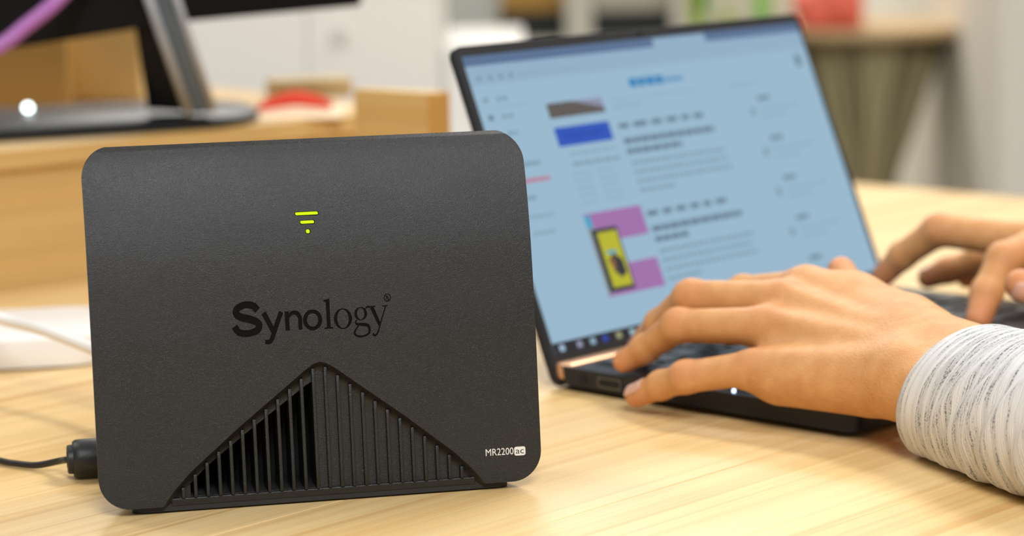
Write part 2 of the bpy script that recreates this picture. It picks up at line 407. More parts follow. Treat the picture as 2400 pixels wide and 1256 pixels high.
# l o g y (serif)
sh.append(poly((7.0, 75.7), (11.3, 75.7), (11.3, 76.15), (10.1, 76.5), (10.1, 88.8), (8.7, 88.4), (7.1, 88.1), (7.1, 87.7), (8.3, 87.3), (8.3, 76.5), (7.0, 76.15)))
sh.append(ring_poly(16.2, 79.7, 4.4, 4.45, 2.75, 4.0, rot=0.0))
sh.append(ring_poly(24.9, 81.4, 3.1, 2.9, 1.75, 2.5))
sh.append(stroke([(27.0, 83.2), (28.4, 84.3), (29.4, 83.9)], [0.5, 0.7, 1.1]))
sh.append(stroke([(23.0, 78.9), (22.2, 77.8), (23.2, 76.9), (25.8, 76.7), (28.0, 76.2), (28.9, 74.6)], [0.5, 0.7, 1.1, 1.4, 1.4, 1.1]))
sh.append(stroke([(28.9, 74.7), (28.3, 72.7), (25.6, 71.6), (22.6, 71.9), (21.5, 73.3), (22.4, 75.0), (23.6, 76.3)], [1.1, 0.9, 0.8, 0.9, 1.0, 0.7, 0.5]))
sh.append(stroke([(30.3, 84.1), (33.9, 76.0)], [1.75, 1.5]))
sh.append(stroke([(37.1, 84.1), (34.2, 76.6), (32.9, 73.2), (31.5, 71.7), (30.2, 72.3)], [0.55, 0.6, 0.7, 0.9, 1.0]))
sh.append(poly((28.9, 84.0), (32.2, 84.0), (32.2, 84.45), (28.9, 84.45)))
sh.append(poly((35.5, 84.0), (38.2, 84.0), (38.2, 84.45), (35.5, 84.45)))
# registered mark
sh.append(ring_poly(38.2, 87.7, 1.75, 1.75, 1.4, 1.4, 20))
sh.append(poly((37.5, 86.8), (37.8, 86.8), (37.8, 88.6), (37.5, 88.6)))
sh.append(ring_poly(38.15, 88.15, 0.55, 0.45, 0.25, 0.2, 10))
sh.append(stroke([(38.2, 87.75), (38.9, 86.8)], [0.3, 0.3]))
# the photograph places the word a little left and narrower than drawn
def fitx(x): return -36.9+(x+36.9)*0.912
sh = [(s[0],)+tuple([(fitx(x), z) for x, z in pl] for pl in s[1:]) for s in sh]
boolean(body, cutter_from(sh, 'c', 0.55, prof_y, M_engr), 'DIFFERENCE')
# pockets of the three status lights
leds = [(-1.55, 125.4, 9.8, 1.15), (-1.55, 121.75, 5.9, 1.15), (-1.55, 117.8, 1.5, 1.5)]
slots = [('poly', [(x, z) for x, z in rrect(cx-w/2-0.35, cx+w/2+0.35, cz-h/2-0.35, cz+h/2+0.35, min(h/2+0.3, 0.8), 5)]) for cx, cz, w, h in leds]
boolean(body, cutter_from(slots, 'c', 0.9, prof_y, M_engr))
bm = bmesh.new(); bm.from_mesh(body.data); bmesh.ops.remove_doubles(bm, verts=bm.verts, dist=2e-6); bm.to_mesh(body.data); bm.free()
body.data.shade_smooth(); body.data.set_sharp_from_angle(angle=math.radians(28))
M_led = mat('led_green', (0.08, 0.16, 0.0), 0.5, emit=(0.66, 0.88, 0.0), estr=1.0, spec=0.1)
for cx, cz, w, h in leds:
    p = rrect(cx-w/2, cx+w/2, cz-h/2, cz+h/2, min(h/2*0.95, 0.5), 5)
    tag(obj('status_light', prism(p, lambda q: (q[0]*MM, (prof_y(q[1])+0.9)*MM, q[1]*MM), lambda q: (q[0]*MM, (prof_y(q[1])+0.12)*MM, q[1]*MM)), M_led, rt), 'lit yellow-green status light')
# vent fins
for i in range(24):
    a = -61.2+5.335*i
    zt = 0
    for z in np.arange(6.7, 61, 0.1):
        if tri_half(z) > abs(a-0.5)+3.4: zt = z
    zt = max(zt, 10.8)
    dep = 7.5 if a > -1 else 18
    pts = []
    for z in np.linspace(6.4, zt, 7): pts.append((prof_y(z)+1.5, z))
    fin = [(y, z) for y, z in pts]+[(prof_y(zt)+dep, zt), (prof_y(6.4)+dep, 6.4)]
    bmf = prism(fin, lambda p: ((a+0.8)*MM, p[0]*MM, p[1]*MM), lambda p: ((a-0.8)*MM, p[0]*MM, p[1]*MM)); bmesh.ops.recalc_face_normals(bmf, faces=bmf.faces)
    bev(bmf, 0.0004, 2, 50)
    obj('vent_fin', bmf, M_router, rt, 30)
obj('vent_sill', B(-0.0665, 0.0675, 0.0026, 0.012, 0.0030, 0.0064, 0.0005), M_router, rt)
pl = [(-66, 1.2), (66, 1.2), (64, 3.7), (-64, 3.7)]
obj('base', prism(rrect(-0.086, 0.086, 0.003, 0.061, 0.008, 6), lambda p: (p[0]*(1-3.6*p[1]), p[1], 0.0009), lambda p: (p[0]*(1-3.6*p[1]), p[1], 0.0042)), M_rubber, rt)
for sgn in (-1, 1):
    for sy in (0.009, 0.055):
        sx = sgn*(0.074 if sy < 0.02 else 0.056)
        obj('rubber_foot', prism(rrect(sx-0.009, sx+0.009, sy-0.004, sy+0.004, 0.0038, 6), lambda p: (p[0], p[1], 0.0), lambda p: (p[0], p[1], 0.001)), M_rubber, rt)
# printed model name
M_print = mat('grey_print', (0.72, 0.70, 0.66), 0.5)
def on_face(me, off):
    for v in me.vertices:
        x, z = v.co.x, v.co.y; v.co = (x*MM, (prof_y(z)-off)*MM, z*MM)
    return me
t_ = text_mesh('MR2200', 4.35, 72.2, 15.75, offset=0.003, scale=(0.8, 1))
o = obj('model_lettering', on_face(t_, 0.06), M_print, rt)
xs = [v.co.x for v in o.data.vertices]; k = 0.0126/(max(xs)-min(xs)); 
for v in o.data.vertices: v.co.x = 0.0722+(v.co.x-min(xs))*k
bmT = bmesh.new(); P_ = rrect(85.15, 90.2, 15.0, 18.9, 0.9, 5)
bmT.faces.new([bmT.verts.new((x*MM, (prof_y(z)-0.06)*MM, z*MM)) for x, z in P_])
obj('model_badge', bmT, M_print, rt)
t_ = text_mesh('ac', 3.9, 0, 15.85, scale=(1, 1)); xs = [v.co.x for v in t_.vertices]; w_ = max(xs)-min(xs)
for v in t_.vertices: v.co.x = 85.8+(v.co.x-min(xs))*3.7/w_
obj('badge_lettering', on_face(t_, 0.11), M_blackpl, rt)

# power plug and cables
pw = empty('power_cable', frame(RO, RA), 'thin black power cable with a thick moulded plug beside the router', 'cable')
# plug body lies beside the router's rear left corner
inv = parent_world(pw).inverted(); pq = inv @ at(203, 1071, 1.142); pq.z = 0.0092
pc = Matrix.Translation(pq) @ Matrix.Rotation(math.radians(90), 4, 'Y')
bmp = lathe([(0.0, -0.0088), (0.0060, -0.0088), (0.0066, -0.0084), (0.0068, -0.0062), (0.0080, -0.0062), (0.0088, -0.0050), (0.0090, -0.0030), (0.0090, 0.0105), (0.0082, 0.0125), (0.0, 0.0125)][1:-1], 28)
bmp.transform(pc); obj('plug', bmp, M_blackpl, pw, 40)
obj('plug_tip', tube([pq+Vector((0.012, 0, 0)), Vector((-0.072, pq.y, pq.z))], 0.0027, 14), M_chrome, pw, 40)
st = pq+Vector((-0.0085, 0, 0))
pth = [st+Vector((0.004, 0, 0)), st, inv @ at(140, 1080, 1.150), inv @ at(85, 1090, 1.158), inv @ at(30, 1091, 1.165)]
q = inv @ at(-60, 1086, 1.175); pth += [q, q+Vector((-0.06, 0.01, 0)), q+Vector((-0.16, 0.05, 0))]
for i in range(2, len(pth)): pth[i].z = max(0.0021, pth[i].z) if i < 4 else max(0.0021, min(pth[i].z, 0.004))
obj('cord', tube(spline(pth, 8), 0.0016, 10), M_blackpl, pw, True)
obj('strain_relief', tube([st+Vector((0.003, 0, 0)), st+Vector((-0.0005, 0, 0))], [0.0042, 0.0038], 14), M_blackpl, pw, 40)

# ------------------------------------------------------------------ laptop
lt = empty('laptop', frame(LO, LY), 'open dark navy laptop showing a blue white web page', 'laptop')
LW0, LW1 = -0.0046, 0.3016; LANG = 0.39278
ZB, ZT = 0.0032, 0.0132
fb = -0.1965
base = prism(rrect(LW0, LW1, fb, -0.0035, 0.009, 6), lambda p: (p[0]*0.995+0.0007, p[1]*0.99-0.0006, ZB), lambda p: (p[0], p[1], ZT))
bev(base, 0.0009, 2, 40)
obj('base', base, M_laptop, lt, 35)
for sx in (0.02, 0.27):
    obj('rubber_foot', prism(rrect(sx, sx+0.02, fb+0.012, fb+0.018, 0.0028, 5), lambda p: (p[0], p[1], 0), lambda p: (p[0], p[1], ZB+0.0002)), M_rubber, lt)
hs = B(LW0+0.0015, LW1-0.0015, -0.0135, -0.0025, 0.0052, ZT+0.0010, 0.0018, 3)
tag(obj('hinge_strip', hs, M_bronze, lt, 40), 'rose gold hinge strip')
# lid: local frame u along x, w up the lid, n towards the viewer
UL = Vector((0, math.sin(LANG), math.cos(LANG))); NL = Vector((0, -math.cos(LANG), math.sin(LANG)))
HL = Vector((0, 0, 0.0171024))
def lid(u, w, n): return Vector((u, 0, 0))+HL+UL*w+NL*n
w0 = -0.0163; w1 = 0.1732
lidp = prism(rrect(LW0, LW1, w0, w1, 0.0065, 6), lambda p: lid(p[0], p[1], -0.0046), lambda p: lid(p[0], p[1], 0.0))
bmesh.ops.recalc_face_normals(lidp, faces=lidp.faces)
bev(lidp, 0.0003, 1, 40)
lido = obj('lid', lidp, M_laptop, lt, 35)
obj('bezel', prism(rrect(LW0+0.001, LW1-0.001, w0+0.004, w1-0.001, 0.0058, 6), lambda p: lid(p[0], p[1], -0.0002), lambda p: lid(p[0], p[1], 0.00025)), M_bezel, lt)
cw = (LW0+LW1)/2
obj('webcam', tube([lid(cw, w1-0.0034, 0.0), lid(cw, w1-0.0034, 0.0004)], 0.0016, 16), M_engr, lt)
SW, SH = 0.29704, 0.16703
def emat(n, c, s=1.0): return mat('screen_'+n, (0.01, 0.01, 0.01), 0.3, emit=c, estr=s*0.74)
SCR = 1.0
EM = {'page': emat('page', (0.40, 0.62, 0.80)), 'bar': emat('bar', (0.115, 0.20, 0.37)), 'tool': emat('tool', (0.36, 0.55, 0.74)), 'task': emat('task', (0.012, 0.012, 0.022)),
      'txt': emat('text', (0.15, 0.24, 0.33)), 'grey': emat('grey_text', (0.26, 0.41, 0.53)), 'faint': emat('faint', (0.33, 0.515, 0.66)), 'blue': emat('blue', (0.015, 0.10, 0.62)),
      'logo': emat('logo', (0.02, 0.27, 0.62)), 'pink': emat('pink', (0.45, 0.20, 0.52)), 'yel': emat('yellow', (0.62, 0.60, 0.02)), 'brown': emat('brown', (0.13, 0.11, 0.10)),
      'lilac': emat('lilac', (0.34, 0.36, 0.52)), 'cyan': emat('cyan', (0.07, 0.45, 0.72)), 'red': emat('red', (0.62, 0.25, 0.37)), 'dark': emat('dark', (0.03, 0.03, 0.04)), 'phone': emat('phone_edge', (0.34, 0.40, 0.42)),
      'orange': emat('orange', (0.35, 0.15, 0.06)), 'white': emat('white', (0.42, 0.60, 0.78)), 'iblue': emat('icon_blue', (0.02, 0.06, 0.45)), 'iyel': emat('icon_yellow', (0.42, 0.42, 0.2)), 'pale': emat('pale', (0.44, 0.63, 0.70))}
EK = list(EM)
bms = bmesh.new(); bml = 0
def rect(s0, t0, s1, t1, k, layer=1, pts=None):
    n = 0.0003+0.00003*layer
    P = pts or [(s0, t1), (s1, t1), (s1, t0), (s0, t0)]
    f = bms.faces.new([bms.verts.new(lid(s*SW, (1-t)*SH, n)) for s, t in P]); f.material_index = EK.index(k)
rect(0, 0, 1, 1, 'page', 0)
rect(0, 0, 1, 0.034, 'bar'); rect(0.53, 0.004, 0.69, 0.036, 'tool', 2); rect(0.0, 0.0, 0.05, 0.034, 'cyan', 1) if False else None
rect(0, 0.034, 1, 0.10, 'tool'); rect(0.13, 0.072, 0.29, 0.082, 'faint', 2)
for s in (0.02, 0.05, 0.078, 0.105): rect(s, 0.068, s+0.012, 0.086, 'grey', 2)
rect(0, 0.963, 1, 1, 'task', 3)
for s, kk in ((0.015, 'white'), (0.062, 'lilac'), (0.098, 'faint'), (0.132, 'iblue'), (0.17, 'iyel'), (0.208, 'pale'), (0.25, 'iblue'), (0.29, 'faint'), (0.33, 'orange')): 
    rect(s, 0.972, s+0.014, 0.993, kk, 4)
for s in (0.88, 0.91, 0.94, 0.965): rect(s, 0.976, s+0.014, 0.99, 'lilac', 4)
# site name in blue letters
x = 0.424
for wd in (0.022, 0.02, 0.024, 0.022): rect(x, 0.136, x+wd, 0.166, 'logo'); x += wd+0.004
for i in range(6): rect(x, 0.148, x+0.007, 0.162, 'logo'); x += 0.0095
rect(0.955, 0.12, 0.972, 0.165, 'txt')
rnd = random.Random(3)
def line(s0, s1, t, h, k, wmin=0.008, wmax=0.018, gap=0.004):
    s = s0
    while s < s1:
        wd = min(rnd.uniform(wmin, wmax), s1-s)
        if wd > 0.003: rect(s, t, s+wd, t+h, k)
        s += wd+gap
def para(s0, s1, t, n, dt, k, h=0.011, last=0.5):
    for i in range(n): line(s0, s0+(s1-s0)*(last if i == n-1 else rnd.uniform(0.93, 1)), t+i*dt, h, k)
# left menu
for t, kk in ((0.142, 'grey'), (0.202, 'txt'), (0.26, 'grey')): rect(0.02, t, 0.032, t+0.018, kk); line(0.055, 0.085, t+0.003, 0.013, 'grey')
line(0.04, 0.14, 0.176, 0.004, 'faint')
for t, kk, e_ in ((0.37, 'grey', 0.115), (0.425, 'red', 0.128), (0.482, 'grey', 0.08), (0.545, 'faint', 0.11), (0.60, 'faint', 0.10)): line(0.04, e_, t, 0.014, kk, 0.012, 0.02, 0.0015)
# story pictures
rect(0.178, 0.188, 0.333, 0.239, 'lilac'); rect(0, 0, 0, 0, 'brown', 2, [(0.178, 0.239), (0.333, 0.239), (0.333, 0.222), (0.25, 0.188), (0.178, 0.188)])
rect(0.178, 0.272, 0.331, 0.337, 'blue'); line(0.2, 0.31, 0.298, 0.012, 'iblue')
for i, t in enumerate((0.36, 0.395)): line(0.2, 0.33, t, 0.012, 'grey' if i else 'faint', 0.02, 0.03)
for t in (0.43, 0.455, 0.48, 0.505, 0.53): line(0.19, 0.24, t, 0.008, 'faint'); line(0.26, 0.31, t, 0.008, 'faint')
rect(0.183, 0.572, 0.345, 0.855, 'pink'); rect(0.262, 0.672, 0.345, 0.755, 'page', 2); rect(0.183, 0.578, 0.200, 0.62, 'cyan', 2); rect(0.183, 0.62, 0.204, 0.845, 'phone', 2)
rect(0.190, 0.627, 0.262, 0.842, 'dark', 3); rect(0.203, 0.640, 0.258, 0.828, 'yel', 4)
rect(0, 0, 0, 0, 'dark', 5, [(0.212, 0.735), (0.232, 0.715), (0.25, 0.74), (0.252, 0.785), (0.235, 0.80), (0.22, 0.775)])
rect(0, 0, 0, 0, 'orange', 6, [(0.214, 0.735), (0.228, 0.73), (0.226, 0.775), (0.217, 0.765)]); rect(0.214, 0.705, 0.24, 0.716, 'cyan', 6)
rect(0.22, 0.66, 0.245, 0.675, 'logo', 6) if False else None
line(0.28, 0.325, 0.69, 0.012, 'iyel'); line(0.285, 0.325, 0.715, 0.010, 'cyan')
# story text
line(0.356, 0.62, 0.200, 0.006, 'faint'); line(0.356, 0.44, 0.222, 0.011, 'faint')
for t0, h1 in ((0.287, 0.0), (0.598, 0.0)):
    line(0.357, 0.612, t0, 0.017, 'txt', 0.022, 0.04, 0.014); line(0.357, 0.63, t0+0.053, 0.019, 'txt', 0.018, 0.03, 0.003); line(0.357, 0.52 if t0 < 0.5 else 0.455, t0+0.09, 0.018, 'txt', 0.018, 0.03, 0.003)
    para(0.359, 0.655, t0+0.135, 4, 0.032, 'grey', 0.012, 0.35)
line(0.357, 0.64, 0.90, 0.016, 'txt', 0.014, 0.022, 0.02); line(0.357, 0.6, 0.935, 0.014, 'grey')
# side column
for t in (0.265, 0.416, 0.566, 0.716, 0.868):
    line(0.792, 0.832, t-0.008, 0.015, 'txt', 0.012, 0.016, 0.002); rect(0.758, t+0.03, 0.772, t+0.062, 'grey'); para(0.79, 0.93, t+0.033, 2, 0.03, 'faint', 0.011, 0.6)
line(0.72, 0.80, 0.20, 0.011, 'faint')
so = obj('screen', bms, [EM[k] for k in EK], lt)
tag(so, 'lit screen showing a web page')

# keyboard
obj('keyboard_well', B(0.010, 0.287, -0.1235, -0.0185, ZT-0.0006, ZT+0.00015), M_hole, lt)
kme = {}
def key(x, y, w, h):
    kk = (round(w, 4), round(h, 4))
    if kk not in kme:
        bm = bmesh.new(); a = rrect(-w/2, w/2, -h/2, h/2, 0.0016, 3)
        loft([[(p[0], p[1], 0) for p in a], [(p[0], p[1], 0.0009) for p in a], [(p[0]*0.97, p[1]*0.97, 0.0013) for p in a]], True, bm)
        me = bpy.data.meshes.new('key'); bm.to_mesh(me); bm.free(); kme[kk] = me
    return obj('key', kme[kk], M_key, lt, loc=(x, y, ZT+0.0001))
X0, X1 = 0.012, 0.285; rows = [(-0.0245, 0.0095, [1]*14), (-0.0405, 0.0155, [1]*13+[1.5]), (-0.0590, 0.0155, [1.5]+[1]*12+[1]), (-0.0775, 0.0155, [1.8]+[1]*11+[1.7]), (-0.0960, 0.0155, [2.3]+[1]*10+[2.2]), (-0.1145, 0.0155, [1.2, 1, 1, 1.2, 5, 1.1, 1, 1, 1, 1])]
for y, h, ws in rows:
    u = (X1-X0)/sum(ws); x = X0
    for w in ws:
        key(x+w*u/2, y, w*u-0.0028, h); x += w*u
obj('touchpad', prism(rrect(0.095, 0.202, -0.188, -0.130, 0.003, 4), lambda p: (p[0], p[1], ZT), lambda p: (p[0], p[1], ZT+0.0002)), mat('touchpad', (0.03, 0.032, 0.04), 0.25), lt)
# lights and ports of the left side
M_wled = mat('cool_white_light', (0.5, 0.6, 0.9), 0.4, emit=(0.55, 0.68, 1.0), estr=3.5)
for pu, pv in ((1525, 849), (1532, 876), (1720, 912)):
    q = parent_world(lt).inverted() @ onz(pu, pv, ZT+0.0016)
    q.x = max(q.x, LW0+0.0016)
    tag(obj('indicator_light', tube([(q.x, q.y, ZT-0.0002), (q.x, q.y, ZT+0.0016)], 0.0009, 12), M_wled, lt), 'tiny bluish white light')
def port(y0, y1, z0, z1, m, r=0.0008, n=0.00025):
    return prism(rrect(y0, y1, z0, z1, min(r, (z1-z0)/2*0.98), 4), lambda p: (LW0+0.0012, p[0], p[1]), lambda p: (LW0-n, p[0], p[1]))
obj('power_socket', port(-0.0255, -0.0205, 0.0055, 0.0105, M_hole, 0.0024), M_hole, lt)
hp = obj('video_port', port(-0.0495, -0.0335, 0.0052, 0.0108, M_chrome, 0.0015), M_chrome, lt)
obj('port_opening', port(-0.0487, -0.0343, 0.0060, 0.0100, M_hole, 0.0012, 0.0003), M_hole, hp)
hp = obj('usb_port', port(-0.0655, -0.0565, 0.0060, 0.0096, M_chrome, 0.0016), M_chrome, lt)
obj('port_opening', port(-0.0648, -0.0572, 0.0066, 0.0090, M_hole, 0.0011, 0.0003), M_hole, hp)
obj('charge_light', port(-0.0775, -0.0755, 0.0072, 0.0088, M_bronze, 0.0007), mat('amber_light', (0.7, 0.25, 0.08), 0.4, emit=(1, 0.3, 0.1), estr=0.4), lt)

# ------------------------------------------------------------------ the person's hands and sleeves
def skin_material():
    m = bpy.data.materials.new('skin'); m.use_nodes = True; nt = m.node_tree; b = nt.nodes['Principled BSDF']; L = nt.links.new
    tc = nt.nodes.new('ShaderNodeTexCoord'); at_ = nt.nodes.new('ShaderNodeAttribute'); at_.attribute_name = 'flush'
    n = nt.nodes.new('ShaderNodeTexNoise'); n.inputs['Scale'].default_value = 110; n.inputs['Detail'].default_value = 4; L(tc.outputs['Object'], n.inputs['Vector'])
    r = nt.nodes.new('ShaderNodeValToRGB'); r.color_ramp.elements[0].position = 0.3; r.color_ramp.elements[1].position = 0.72
    r.color_ramp.elements[0].color = (0.60, 0.283, 0.10, 1); r.color_ramp.elements[1].color = (0.69, 0.36, 0.142, 1); L(n.outputs['Fac'], r.inputs[0])
    mx = nt.nodes.new('ShaderNodeMix'); mx.data_type = 'RGBA'; L(at_.outputs['Fac'], mx.inputs[0]); L(r.outputs[0], mx.inputs[6]); mx.inputs[7].default_value = (0.66, 0.20, 0.10, 1)
    L(mx.outputs[2], b.inputs['Base Color']); b.inputs['Roughness'].default_value = 0.5; b.inputs['Specular IOR Level'].default_value = 0.35
    b.inputs['Subsurface Weight'].default_value = 0.22; b.inputs['Subsurface Radius'].default_value = (1.0, 0.35, 0.18); b.inputs['Subsurface Scale'].default_value = 0.004
    n1 = nt.nodes.new('ShaderNodeTexNoise'); n1.inputs['Scale'].default_value = 700; n1.inputs['Detail'].default_value = 4; L(tc.outputs['Object'], n1.inputs['Vector'])
    v = nt.nodes.new('ShaderNodeTexVoronoi'); v.inputs['Scale'].default_value = 900; L(tc.outputs['Object'], v.inputs['Vector'])
    ad = nt.nodes.new('ShaderNodeMath'); ad.operation = 'ADD'; L(n1.outputs['Fac'], ad.inputs[0]); L(v.outputs['Distance'], ad.inputs[1])
    bp = nt.nodes.new('ShaderNodeBump'); bp.inputs['Strength'].default_value = 0.5; bp.inputs['Distance'].default_value = 0.0004; L(ad.outputs[0], bp.inputs['Height']); L(bp.outputs[0], b.inputs['Normal'])
    return m
M_skin = skin_material()
M_nail = mat('nail', (0.72, 0.39, 0.28), 0.32, sss=0.1)
person = empty('person', Vector((0.36, 0.93, 0)), 'person in a heather grey knit top typing on the laptop with both hands', 'person')

def build_hand(fingers, thumb, wrist_u, wrist_r, arm_u, arm_r, dorsal, flush_pts, res=0.0011, r_wrist=(0.0165, 0.0165), nails=(0, 1, 2, 3, 4), extra=()):
    """fingers: lists of four joints (knuckle to tip) with radii, ordered little finger to index"""
    F = [([np.array(p) for p in pts], rad) for pts, rad in fingers]; T = ([np.array(p) for p in thumb[0]], thumb[1])
    wu, wr_, au, ar = map(np.array, (wrist_u, wrist_r, arm_u, arm_r)); dn = np.array(dorsal); dn = dn/np.linalg.norm(dn)
    allp = np.array([p for f in F for p in f[0]]+T[0]+[wu, wr_, au, ar]); lo = allp.min(0)-0.03; hi = allp.max(0)+0.03
    m = 1000.0
    def palm(P):
        d = sd_cap(P, wu, wr_, r_wrist[0], r_wrist[1])
        d = smin(d, sd_cap(P, wu, au, r_wrist[0], 0.022), 0.012); d = smin(d, sd_cap(P, wr_, ar, r_wrist[1], 0.024), 0.012)
        n = len(F)
        for i, (pts, rad) in enumerate(F):
            c = wu+(wr_-wu)*(i/(n-1))*0.9+(wu-wr_)*-0.02
            c = c*0.86+pts[0]*0.14-dn*0.001
            d = smin(d, sd_cap(P, c, pts[0]-dn*0.0025, 0.0128, rad[0]+0.0008), 0.010)
            # tendon ridge over the back of the hand
            d = smin(d, sd_cap(P, c+dn*0.0105, pts[0]+dn*(rad[0]*0.62), 0.0014, 0.0023), 0.006)
        for i in range(n-1):   # webs between the knuckles
            d = smin(d, sd_cap(P, F[i][0][0]*0.9+wu*0.1-dn*0.006, F[i+1][0][0]*0.9+wu*0.1-dn*0.006, 0.0066, 0.0066), 0.007)
        for a_, b_, ra, rb_ in extra: d = smin(d, sd_cap(P, a_, b_, ra, rb_), 0.012)
        p0 = F[0][0][0]
        d = smin(d, sd_cap(P, wu*0.75+p0*0.25-dn*0.006, wu*0.2+p0*0.8-dn*0.006, 0.0135, 0.0115), 0.01)
        d = smin(d, sd_cap(P, wr_*0.8+T[0][0]*0.2-dn*0.004, T[0][0], 0.015, T[1][0]+0.001), 0.012)
        return d
    def sdf(P):
        pd = palm(P); d = None
        for pts, rad in F+[T]:
            f = None
            for j in range(len(pts)-1):
                s = sd_cap(P, pts[j], pts[j+1], rad[j], rad[j+1]); f = s if f is None else smin(f, s, 0.003)
            for j in range(1, len(pts)-1):
                f = smin(f, np.linalg.norm(P-(pts[j]+dn*0.0008), axis=-1)-rad[j]*0.96, 0.003)
            h = smin(pd, f, 0.006)
            d = h if d is None else smin(d, h, 0.0012)
        return d
    V, Q = nets(sdf, lo, hi, res)
    # cut off the open end of the forearm inside the sleeve is not needed: it is closed
    me = mesh_np('hand', V, Q)
    fl = np.zeros(len(V))
    for p, rr_, s in flush_pts:
        fl = np.maximum(fl, s*np.exp(-((V-np.array(p))**2).sum(1)/(2*rr_*rr_)))
    a = me.attributes.new('flush', 'FLOAT', 'POINT'); a.data.foreach_set('value', fl.astype(np.float32))
    o = obj('hand', me, M_skin, person, True, world=True)
    md = o.modifiers.new('smooth', 'SMOOTH'); md.factor = 0.5; md.iterations = 3
    for i in nails:
        pts, rad = (F+[T])[i]; a_, b_ = pts[-2], pts[-1]; ax = (b_-a_); ln = np.linalg.norm(ax); ax /= ln
        bend = pts[-2]-(pts[-3]+pts[-1])/2; up_ = bend-ax*(bend@ax)
        if np.linalg.norm(up_) < 1e-3: up_ = dn-ax*(dn@ax)
        up_ = up_/np.linalg.norm(up_)*0.7+dn*0.3; up_ -= ax*(up_@ax); up_ /= np.linalg.norm(up_); sd = np.cross(ax, up_)
        rings = []; nn = 9
        for k_, t in enumerate(np.linspace(0.5, 1.26, 9)):
            half = 0.78*math.sqrt(max(0.02, 1-((t-0.88)/0.46)**4))
            rr2 = (rad[-2]+(rad[-1]-rad[-2])*min(t, 1))*1.0+0.0002
            if t > 1.0: rr2 = math.sqrt(max(rad[-1]**2-((t-1)*ln)**2, 0))+0.00045
            row = []
            for an in np.linspace(-half, half, nn):
                row.append(Vector(a_+ax*ln*t+rr2*(up_*math.cos(an)+sd*math.sin(an))))
            rings.append(row)
        bm = loft(rings, False, None, False); bmesh.ops.recalc_face_normals(bm, faces=bm.faces)
        no = obj('fingernail', bm, M_nail, o, True, world=True)
        sm = no.modifiers.new('s', 'SOLIDIFY'); sm.thickness = 0.0004; sm.offset = 0
    return o

A_ = lambda u, v, y: tuple(at(u, v, y))
pinky = [A_(1768, 862, 1.218), A_(1607, 884, 1.233), A_(1550, 903, 1.245), A_(1492, 927, 1.256)]
ring_ = [A_(1800, 765, 1.238), A_(1590, 763, 1.264), A_(1512, 818, 1.281), A_(1463, 847, 1.288)]
middl = [A_(1835, 706, 1.255), A_(1620, 699, 1.280), A_(1547, 762, 1.303), A_(1500, 815, 1.318)]
index = [A_(1888, 680, 1.272), A_(1742, 688, 1.312), A_(1690, 735, 1.340), A_(1662, 772, 1.358)]
thumb = [A_(2050, 760, 1.262), A_(2008, 700, 1.298), A_(1972, 634, 1.322)]
wu, wr2 = A_(2125, 890, 1.166), A_(2145, 800, 1.203)
c0 = at(2262, 928, 1.150); _ad = Vector((0.030, -0.070, 0.001))
au, ar2 = tuple(c0+_ad+Vector((-0.009, -0.005, -0.004))), tuple(c0+_ad+Vector((0.009, 0.005, 0.004)))
K = 0.009
lf = [(np.array(p[1])+np.array((0, -0.003, 0.005)), 0.007, 0.28) for p in (pinky, ring_, middl)]+[(np.array(p[0])+np.array((0, -0.003, 0.008)), 0.008, 0.22) for p in (pinky, ring_, middl, index)]
lf += [(p[-1], 0.009, 0.45) for p in (pinky, ring_, middl, index, thumb)]+[(p[2], 0.006, 0.2) for p in (pinky, ring_, middl)]
lh = build_hand([(pinky, (.0086, .0078, .0069, .0060)), (ring_, (.0098, .0084, .0071, .0060)), (middl, (.0105, .0092, .0080, .0066)), (index, (.0107, .0092, .0080, .0066))],
    (thumb, (.0110, .0090, .0074)), wu, wr2, au, ar2, (-0.15, -0.50, 0.85), lf,
    extra=((A_(1895, 690, 1.270), A_(2005, 712, 1.255), .0105, .0125), (A_(2005, 712, 1.255), A_(2120, 762, 1.222), .0125, .0145)))
tag(lh, 'left hand with spread fingers over the keyboard edge')
pinky = [A_(2520, 610, 1.475), A_(2370, 628, 1.50), A_(2310, 645, 1.508), A_(2265, 652, 1.512)]
ring_ = [A_(2465, 592, 1.452), A_(2296, 612, 1.482), A_(2222, 634, 1.492), A_(2175, 652, 1.498)]
middl = [A_(2425, 566, 1.428), A_(2200, 540, 1.447), A_(2115, 600, 1.462), A_(2072, 645, 1.470)]
index = [A_(2470, 560, 1.402), A_(2352, 610, 1.380), A_(2312, 688, 1.368), A_(2294, 748, 1.358)]
thumb = [A_(2600, 690, 1.335), A_(2480, 690, 1.325), A_(2392, 668, 1.322)]
wu, wr2 = A_(2790, 650, 1.385), A_(2780, 690, 1.335)
au, ar2 = A_(3050, 800, 1.26), A_(3060, 820, 1.22)
rf = [(p[-1], 0.011, 0.55) for p in (pinky, ring_, middl, index, thumb)]+[(p[1], 0.008, 0.3) for p in (middl, index)]
rh = build_hand([(pinky, (.0093, .0080, .0071, .0062)), (ring_, (.0103, .0089, .0076, .0064)), (middl, (.0107, .0092, .0080, .0068)), (index, (.0110, .0095, .0085, .0072))],
    (thumb, (.0120, .0105, .0085)), wu, wr2, au, ar2, (0.05, 0.1, 0.95), rf, res=0.0014, nails=(0, 1, 2, 4))
tag(rh, 'right hand reaching over the far keys')

